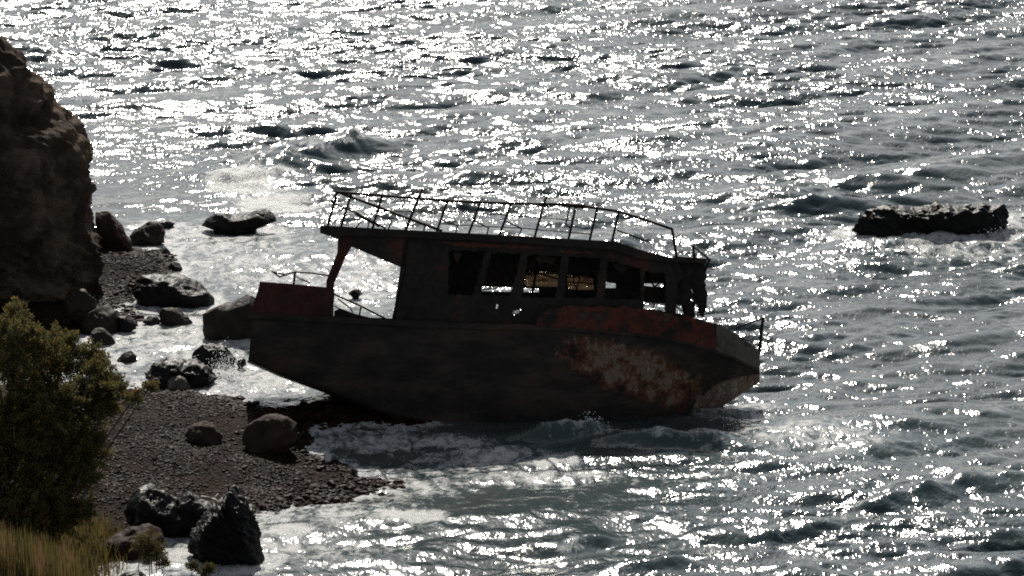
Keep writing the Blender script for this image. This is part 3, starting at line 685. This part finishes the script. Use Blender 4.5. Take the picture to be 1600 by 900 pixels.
# broken window posts leaning inside, and burnt fittings
for l_ in [(0.03, (980, 470, -.6), (985, 400, -.6)), (0.04, (830, 470, .3), (842, 400, .3)), (0.03, (950, 440, -.3), (1036, 452, -.3)), (0.03, (945, 420, .2), (1040, 424, .2))]: tubes('cabin_frame', [l_])
for o_, y_ in [([(758, 467), (768, 458), (784, 461), (792, 466)], .4), ([(868, 466), (878, 450), (884, 436), (888, 452), (900, 462), (912, 467)], .5), ([(706, 395), (720, 396), (716, 412), (711, 404)], -1.4), ([(836, 400), (868, 402), (862, 414), (850, 409), (842, 416)], -1.3), ([(952, 408), (984, 416), (972, 428), (962, 420)], -1.2)]:
    plate('debris', torn(o_, 2.0, y_), y_, 0.08, M['cabin'])
for l_ in [(0.02, (775, 397, -1.2), (779, 425, -1.1), (776, 447, -1.2)), (0.018, (900, 404, -1), (896, 440, -.9), (903, 455, -1)), (0.03, (1010, 426, -.9), (1030, 462, -1.1)), (0.025, (1008, 458, -1.3), (1040, 436, -1.3)), (0.02, (1022, 474, -1.5), (1020, 486, -1.5)), (0.022, (1052, 476, -.5), (1066, 486, -.3))]: tubes('bent_pipe', [l_])
plate('dark_filler', [(940, 452), (1000, 446), (1044, 452), (1050, 471), (1006, 472), (945, 470)], 0.2, 0.6, M['cabin'])  # panel added inside so this part of the opening reads dark
# front of the wheelhouse: torn plates standing in a shallow bow shape
front = [([(1040, 404), (1062, 405), (1066, 430), (1060, 448), (1063, 470), (1052, 474), (1044, 478), (1041, 440)], -1.55, 0.1),
         ([(1058, 405), (1080, 405), (1083, 420), (1076, 440), (1082, 462), (1080, 474), (1066, 478), (1060, 465), (1065, 440)], -1.2, 0.1),
         ([(1074, 404), (1096, 406), (1103, 430), (1101, 450), (1106, 458), (1103, 480), (1101, 496), (1094, 494), (1090, 476), (1084, 474), (1080, 440)], -0.7, 0.1),
         ([(1062, 470), (1086, 470), (1085, 496), (1076, 496), (1068, 492)], -0.9, 0.1),
         ([(1038, 470), (1052, 472), (1050, 490), (1041, 489)], -1.5, 0.1),
         ([(1064, 407), (1098, 406), (1100, 440), (1088, 452), (1070, 455)], 1.1, 0.1)]
for o_, y_, t_ in front: plate('wheelhouse_plate', torn(o_, 2.6, y_), y_, t_, M['cabin'])
for l_ in [(0.03, (1046, 408, -1.4), (1058, 440, -1.3), (1050, 490, -1.3)), (0.028, (1068, 408, -.9), (1062, 450, -1), (1072, 492, -.9)), (0.03, (1090, 408, -.4), (1098, 440, -.4), (1090, 494, -.4)), (0.02, (1044, 440, -1.4), (1100, 447, -.4)), (0.02, (1050, 462, -1.3), (1104, 470, -.3)), (0.018, (1060, 474, -.8), (1082, 488, -.6))]: tubes('front_frame', [l_])
tubes('front_rail', [(0.028, (1082, 384, -.4), (1086, 402, -.4)), (0.028, (1082, 384, -.4), (1108, 405, -.4)), (0.026, (1052, 401, -.4), (1110, 406, -.4)), (0.04, (1109, 405, -.4), (1098, 432, -.4)), (0.03, (1084, 384, -.4), (1084, 408, -.4))])
# stern: raised red bulwark round the after deck
so = [(399, 474), (406, 440), (450, 443), (521, 450), (521, 501), (440, 498), (390, 493), (391, 480)]
plate('stern_bulwark', so, -1.78, 0.08, M['dark_red']); plate('stern_bulwark', so, 1.7, 0.08, M['dark_red'])
V = [L(387, 494, -1.7), L(406, 441, -1.7), L(398, 441, -1.7), L(392, 470, -1.7)]
V = [L(390, 492, -1.7), L(407, 441, -1.7), L(407, 441, -1.7)*np.array([1, -1, 1]), L(390, 492, -1.7)*np.array([1, -1, 1])]
np_mesh('stern_plate', V+[v+np.array([0.06, 0, 0]) for v in V], [[0, 1, 2, 3], [7, 6, 5, 4], [0, 4, 5, 1], [1, 5, 6, 2], [2, 6, 7, 3], [3, 7, 4, 0]], M['dark_red'], False, boat)
tubes('stern_rail', [(0.025, (425, 424, -1.6), (437, 433, -1.6), (450, 428, -1.6), (461, 425, -1.6), (490, 427, -1.6), (515, 431, -1.6)), (0.035, (461, 425, -1.6), (459, 443, -1.6)), (0.022, (427, 425, -1.6), (448, 430, -1.6)), (0.02, (463, 433, -1.5), (484, 442, -1.5))])
tubes('deck_rail', [(0.027, (520, 459, -1.7), (565, 479, -1.7), (608, 501, -1.7)), (0.025, (564, 479, -1.7), (560, 500, -1.7))])
tubes('deck_rail', [(0.022, (528, 467, 1.5), (548, 482, 1.5), (556, 498, 1.5)), (0.02, (522, 478, 1.5), (560, 496, 1.5))])
plate('deck_hatch', [(522, 486), (530, 482), (552, 490), (575, 496), (575, 499), (530, 498), (522, 496)], -0.6, 1.2, M['deck'])
# rail round the roof: top rail, stanchions as single pieces, broken braces
YN = -YR+0.06
rr = tubes('roof_railing', [(0.042, (526, 300, YN), (600, 306, YN), (700, 314, YN), (800, 318, YN), (880, 319.5, YN), (912, 322, YN), (966, 330.5, YN), (1010, 344, YN), (1050, 358, YN), (1057, 402, YN)),
                            (0.064, (880, 320, YN), (912, 322.5, YN)), (0.042, (527, 300, YN), (600, 327, YN), (690, 361, YN)), (0.026, (522, 318, YN), (560, 334, YN), (602, 357, YN)), (0.045, (556, 334, YN), (592, 353, YN)),
                            (0.023, (638, 306, YN), (659, 297, YN)), (0.023, (526, 301, YN), (518, 312, YN), (520, 318, YN)), (0.022, (890, 323, YN), (884, 350, YN), (890, 356, YN)),
                            (0.028, (965, 360, -1.2), (1012, 377, -1.2))]
           + [(0.022, a, b, c) for a, b, c in [((589, 335, YN), (612, 345, YN), (607, 357, YN)), ((643, 343, YN), (664, 351, YN), (662, 361, YN)), ((691, 344, YN), (715, 353, YN), (712, 364, YN)), ((741, 345, YN), (763, 356, YN), (761, 366, YN)), ((791, 346, YN), (815, 357, YN), (811, 368, YN))]])
tubes('far_railing', [(0.017, (600, 330, YR-.06), (700, 330, YR-.06), (800, 337, YR-.06), (960, 349, YR-.06)), (0.017, (690, 350, YR-.06), (820, 357, YR-.06), (922, 366, YR-.06)), (0.019, (582, 328, YR-.06), (574, 358, YR-.06)), (0.019, (565, 345, YR-.06), (556, 356, YR-.06))])
for (a, b, r_) in [((527, 300), (512, 353), .038), ((549, 303), (533, 354), .036), ((597, 306), (582, 357), .036), ((659, 297), (633, 361), .041), ((699, 314), (682, 363), .036), ((750, 317), (732, 366), .036),
                   ((798, 319), (780, 368), .036), ((853, 308), (835, 371), .036), ((900, 321), (888, 374), .036), ((933, 326), (921, 376), .036), ((967, 331), (956, 378), .036)]:
    tubes('post', [(r_, (*a, YN), (*b, YN))], parent=rr)
tubes('bow_rail', [(0.027, (1152, 512, -.6), (1192, 497, 0)), (0.02, (1160, 528, -.5), (1186, 540, -.1))])
tubes('stem_post', [(0.05, (1192, 497, 0), (1189, 520, 0), (1186, 552, 0))])

# ------------------------------------------------------------------ bushes, grass
def leaf_cloud(name, centers, radii, n_per, ln, wd, mat, parent=None, tint=0.4, origin=np.zeros(3), droop=0.3):
    Vs, T = [], []
    for c, r, n in zip(centers, radii, n_per):
        d = RNG.normal(size=(n, 3)); d /= np.linalg.norm(d, axis=1)[:, None]
        p = c+d*r*(RNG.uniform(0.15, 1.0, (n, 1))**0.5)*np.array([1, 1, 0.85])
        a = d*0.8+RNG.normal(size=(n, 3))*0.5+np.array([0, 0, 0.5-droop]); a /= np.linalg.norm(a, axis=1)[:, None]
        s = np.cross(a, RNG.normal(size=(n, 3))); s /= np.linalg.norm(s, axis=1)[:, None]
        l = ln*RNG.uniform(0.5, 1.4, (n, 1)); w_ = wd*RNG.uniform(0.6, 1.3, (n, 1))
        q = np.stack([p-s*w_*0.5, p+a*l*0.5-s*w_*0.7, p+a*l, p+a*l*0.5+s*w_*0.7], 1)
        Vs.append(q); T.append(np.repeat(np.clip(tint+RNG.normal(0, 0.13, n)+RNG.normal(0, 0.16), 0, 1), 4))
    V = np.concatenate(Vs).reshape(-1, 3)-origin; m = len(V)//4
    return np_mesh(name, V, np.arange(m*4).reshape(-1, 4), mat, False, parent, attrs={'tint': np.concatenate(T)})
def at_depth(px, py, D):
    return np.array([0, 0, CAM_H])+ray(px, py)*D/F
def bush(name, label, base, blobs, D, n, ln, wd, mat, tint, cat='bush', twig=0.02, group=None):
    b = at_depth(*base, D); b[2] = float(terrain_h(np.array([b[0]]), np.array([b[1]]))[0])-0.05
    root = empty(name, b); tag(root, label, cat, group)
    C, Rr, Nn = [], [], []; st = ([], [])
    for (px, py, rp, dy) in blobs:
        c = at_depth(px, py, D)+np.array([0, dy, 0]); r = rp*D/F
        C.append(c); Rr.append(r); Nn.append(int(n*(rp/40.0)**2)+20)
        mid = (b+c)/2+RNG.normal(size=3)*0.12+np.array([0, 0, 0.1])
        tube(st, [b-b, mid-b, c-b], twig, 6)
        for k in range(5):
            e = c+RNG.normal(size=3)*r*0.55; tube(st, [c-b, e-b], twig*0.45, 5)
    np_mesh('stems', st[0], st[1], M['bark'], True, root)
    # feathery small clumps round every limb end
    C2, R2, N2 = [], [], []
    for c, r, m in zip(C, Rr, Nn):
        k = max(6, int(14*(r/0.6)))
        for i in range(k):
            d = RNG.normal(size=3); d /= np.linalg.norm(d)
            C2.append(c+d*r*RNG.uniform(0.2, 0.85)); R2.append(r*RNG.uniform(0.15, 0.35)); N2.append(max(8, m//k//2))
        for i in range(k*2):                                  # long sprays reaching out of the mass
            d = RNG.normal(size=3)*np.array([1, 1, 0.7])+np.array([0.1, 0, 0.55]); d /= np.linalg.norm(d)
            e = RNG.uniform(1.0, 1.35)
            for t in np.linspace(0.45, 1.0, 7):
                C2.append(c+d*r*e*t+np.array([0, 0, -0.12*r*t*t])); R2.append(0.085*(1.25-t)+0.02); N2.append(max(5, m//k//9))
    leaf_cloud('foliage', C2, R2, N2, ln, wd, mat, root, tint, b)
    return root
DB = 104.0
blobs = []
for px, py, r in [(20, 520, 45), (60, 540, 42), (95, 555, 40), (130, 575, 38), (160, 595, 30), (30, 590, 60), (80, 620, 60), (125, 640, 50), (160, 650, 30), (185, 600, 22), (215, 606, 18), (10, 670, 70), (70, 700, 65), (115, 700, 48), (145, 690, 30), (20, 750, 60), (80, 770, 50), (120, 745, 36), (-40, 560, 60), (-60, 680, 80), (40, 800, 45), (0, 815, 60), (50, 812, 48), (95, 808, 40), (125, 790, 26), (-30, 760, 60), (60, 840, 30), (130, 720, 40), (150, 740, 16), (170, 625, 22), (235, 602, 10), (100, 565, 22), (150, 560, 16), (25, 492, 20), (45, 500, 18)]:
    blobs.append((px, py, r, RNG.uniform(-1.3, 0.5)))
bush('tamarisk_bush', 'big feathery olive green bush at the left above the beach', (20, 870), blobs, DB, 2200, 0.085, 0.024, M['leaf'], 0.42, twig=0.02)
bush('sapling', 'small yellow-green leafy sprig before the brown boulder', (232, 905), [(232, 842, 16, 0), (222, 856, 16, 0), (244, 860, 15, 0), (236, 872, 15, 0), (252, 880, 9, 0)], 105.5, 160, 0.08, 0.02, M['grass'], 0.4, 'plant', 0.012)
bush('sapling', 'thin dark sprig rising from the bottom edge by the tall rock', (318, 925), [(300, 885, 7, 0), (328, 888, 7, 0), (318, 895, 8, 0)], 105.0, 130, 0.07, 0.018, M['grass'], 0.2, 'plant', 0.01)
def grass():
    n = 5200
    px = RNG.uniform(-60, 165, n); k = RNG.uniform(0, 1, n)
    D = 96+k*9
    V, T = [], []
    keep = 0
    x = (px-800)*D/F; y = D/CP*1.0
    z0 = terrain_h(x, np.full(n, 0)+y)
    qx, qy = to_px(x, y, z0)
    top = np.interp(px, [-60, 0, 60, 110, 150, 165], [800, 808, 822, 845, 868, 900])
    for i in range(n):
        h = RNG.uniform(0.3, 1.15)*min(1.0, 0.45+max(0, (160-px[i])/140))
        b = np.array([x[i], y[i], z0[i]-0.05]); lean = RNG.normal(size=2)*0.16*h; wv = RNG.uniform(0.01, 0.024)
        a = RNG.uniform(0, 3.14); s = np.array([math.cos(a), math.sin(a), 0])*wv
        m = b+np.array([lean[0]*0.35, lean[1]*0.35, h*0.55]); t = b+np.array([lean[0], lean[1], h])
        V += [b-s, b+s, m+s*0.8, m-s*0.8, m-s*0.8, m+s*0.8, t+s*0.15, t-s*0.15]
        tt = float(np.clip(RNG.normal(0.55, 0.28), 0, 1)); T += [tt*0.8]*8
    for i in range(3600):
        p = RNG.uniform(-60, 150); yy = RNG.uniform(93.5, 98.5); xx = (p-800)*(yy/CP+1)/F
        zz = float(terrain_h(np.array([xx]), np.array([yy]))[0])
        want = np.interp(p, [-60, 0, 60, 110, 150], [806, 812, 826, 850, 890])+abs(RNG.normal(0, 38))-10*max(0, math.sin(p*0.2))
        t = at_depth(p+RNG.normal(0, 6), want, yy*CP+27*SP)
        h = t[2]-zz
        if h < 0.25: continue
        b = np.array([xx, yy, zz-0.05]); t[1] = yy+RNG.normal()*0.12; wv = RNG.uniform(0.008, 0.02)
        s = np.array([1, 0.4, 0])*wv; m = b+(t-b)*0.55+np.array([RNG.normal()*0.04, 0, 0])
        V += [b-s, b+s, m+s*0.8, m-s*0.8, m-s*0.8, m+s*0.8, t+s*0.15, t-s*0.15]
        T += [float(np.clip(RNG.normal(0.45+0.25*math.sin(p*0.13)+0.15*math.sin(p*0.31+1), 0.22), 0, 1))]*8
    V = np.array(V)
    np_o = np_mesh('grass', V, np.arange(len(V)).reshape(-1, 4), M['grass'], False, attrs={'tint': T})
    tag(np_o, 'tall green and straw grass at the lower left corner', 'grass', kind='stuff')
grass()

# ------------------------------------------------------------------ spray thrown up by the breaking waves
def spray(name, label, spots):
    Vs, Fs, o = [], [], 0
    for (px, py, rx, ry, n, dy) in spots:
        g = ground(px, py+ry); D = depth_of(g)+dy
        for k in range(n):
            u, v = RNG.normal(0, 0.5), abs(RNG.normal(0, 0.5))
            c = at_depth(px+u*rx*(1-0.4*v), py+ry-v*2*ry, D)+np.array([0, RNG.normal(0, 0.35), 0])
            r = float(np.exp(RNG.normal(np.log(0.011), 0.45)))
            Vs.append(c+IV*r); Fs.append(IF+o); o += 12
    ob = np_mesh(name, np.concatenate(Vs), np.concatenate(Fs), M['spray'], True)
    tag(ob, label, 'spray', kind='stuff')
ms, nts, bs_ = new_mat('spray droplets'); bs_.inputs['Base Color'].default_value = (0.85, 0.86, 0.86, 1); bs_.inputs['Roughness'].default_value = 0.4
M['spray'] = ms
spray('spray', 'white spray flung up by breaking waves and rocks', [(352, 572, 34, 20, 900, 0.4), (922, 655, 22, 8, 260, 0.2), (1548, 356, 26, 12, 300, -0.8)])

# a pale driftwood branch caught between the dark boulders
dw = ([], []); a = ground(316, 776, 0.75); b = ground(345, 786, 0.75); tube(dw, [np.zeros(3), (b-a)*0.55+np.array([0, 0, 0.04]), b-a], 0.035); tube(dw, [(b-a)*0.55, (b-a)*0.7+np.array([0.05, 0.25, 0.12])], 0.018)
dwo = np_mesh('driftwood', dw[0], dw[1], noise_mat('bleached wood', [(0.3, (0.25, 0.21, 0.17)), (0.7, (0.42, 0.37, 0.3))], 8.0, (0.7, 0.95)), True); dwo.location = a
tag(dwo, 'pale driftwood branch between the peaked boulder and the tall rock', 'driftwood')
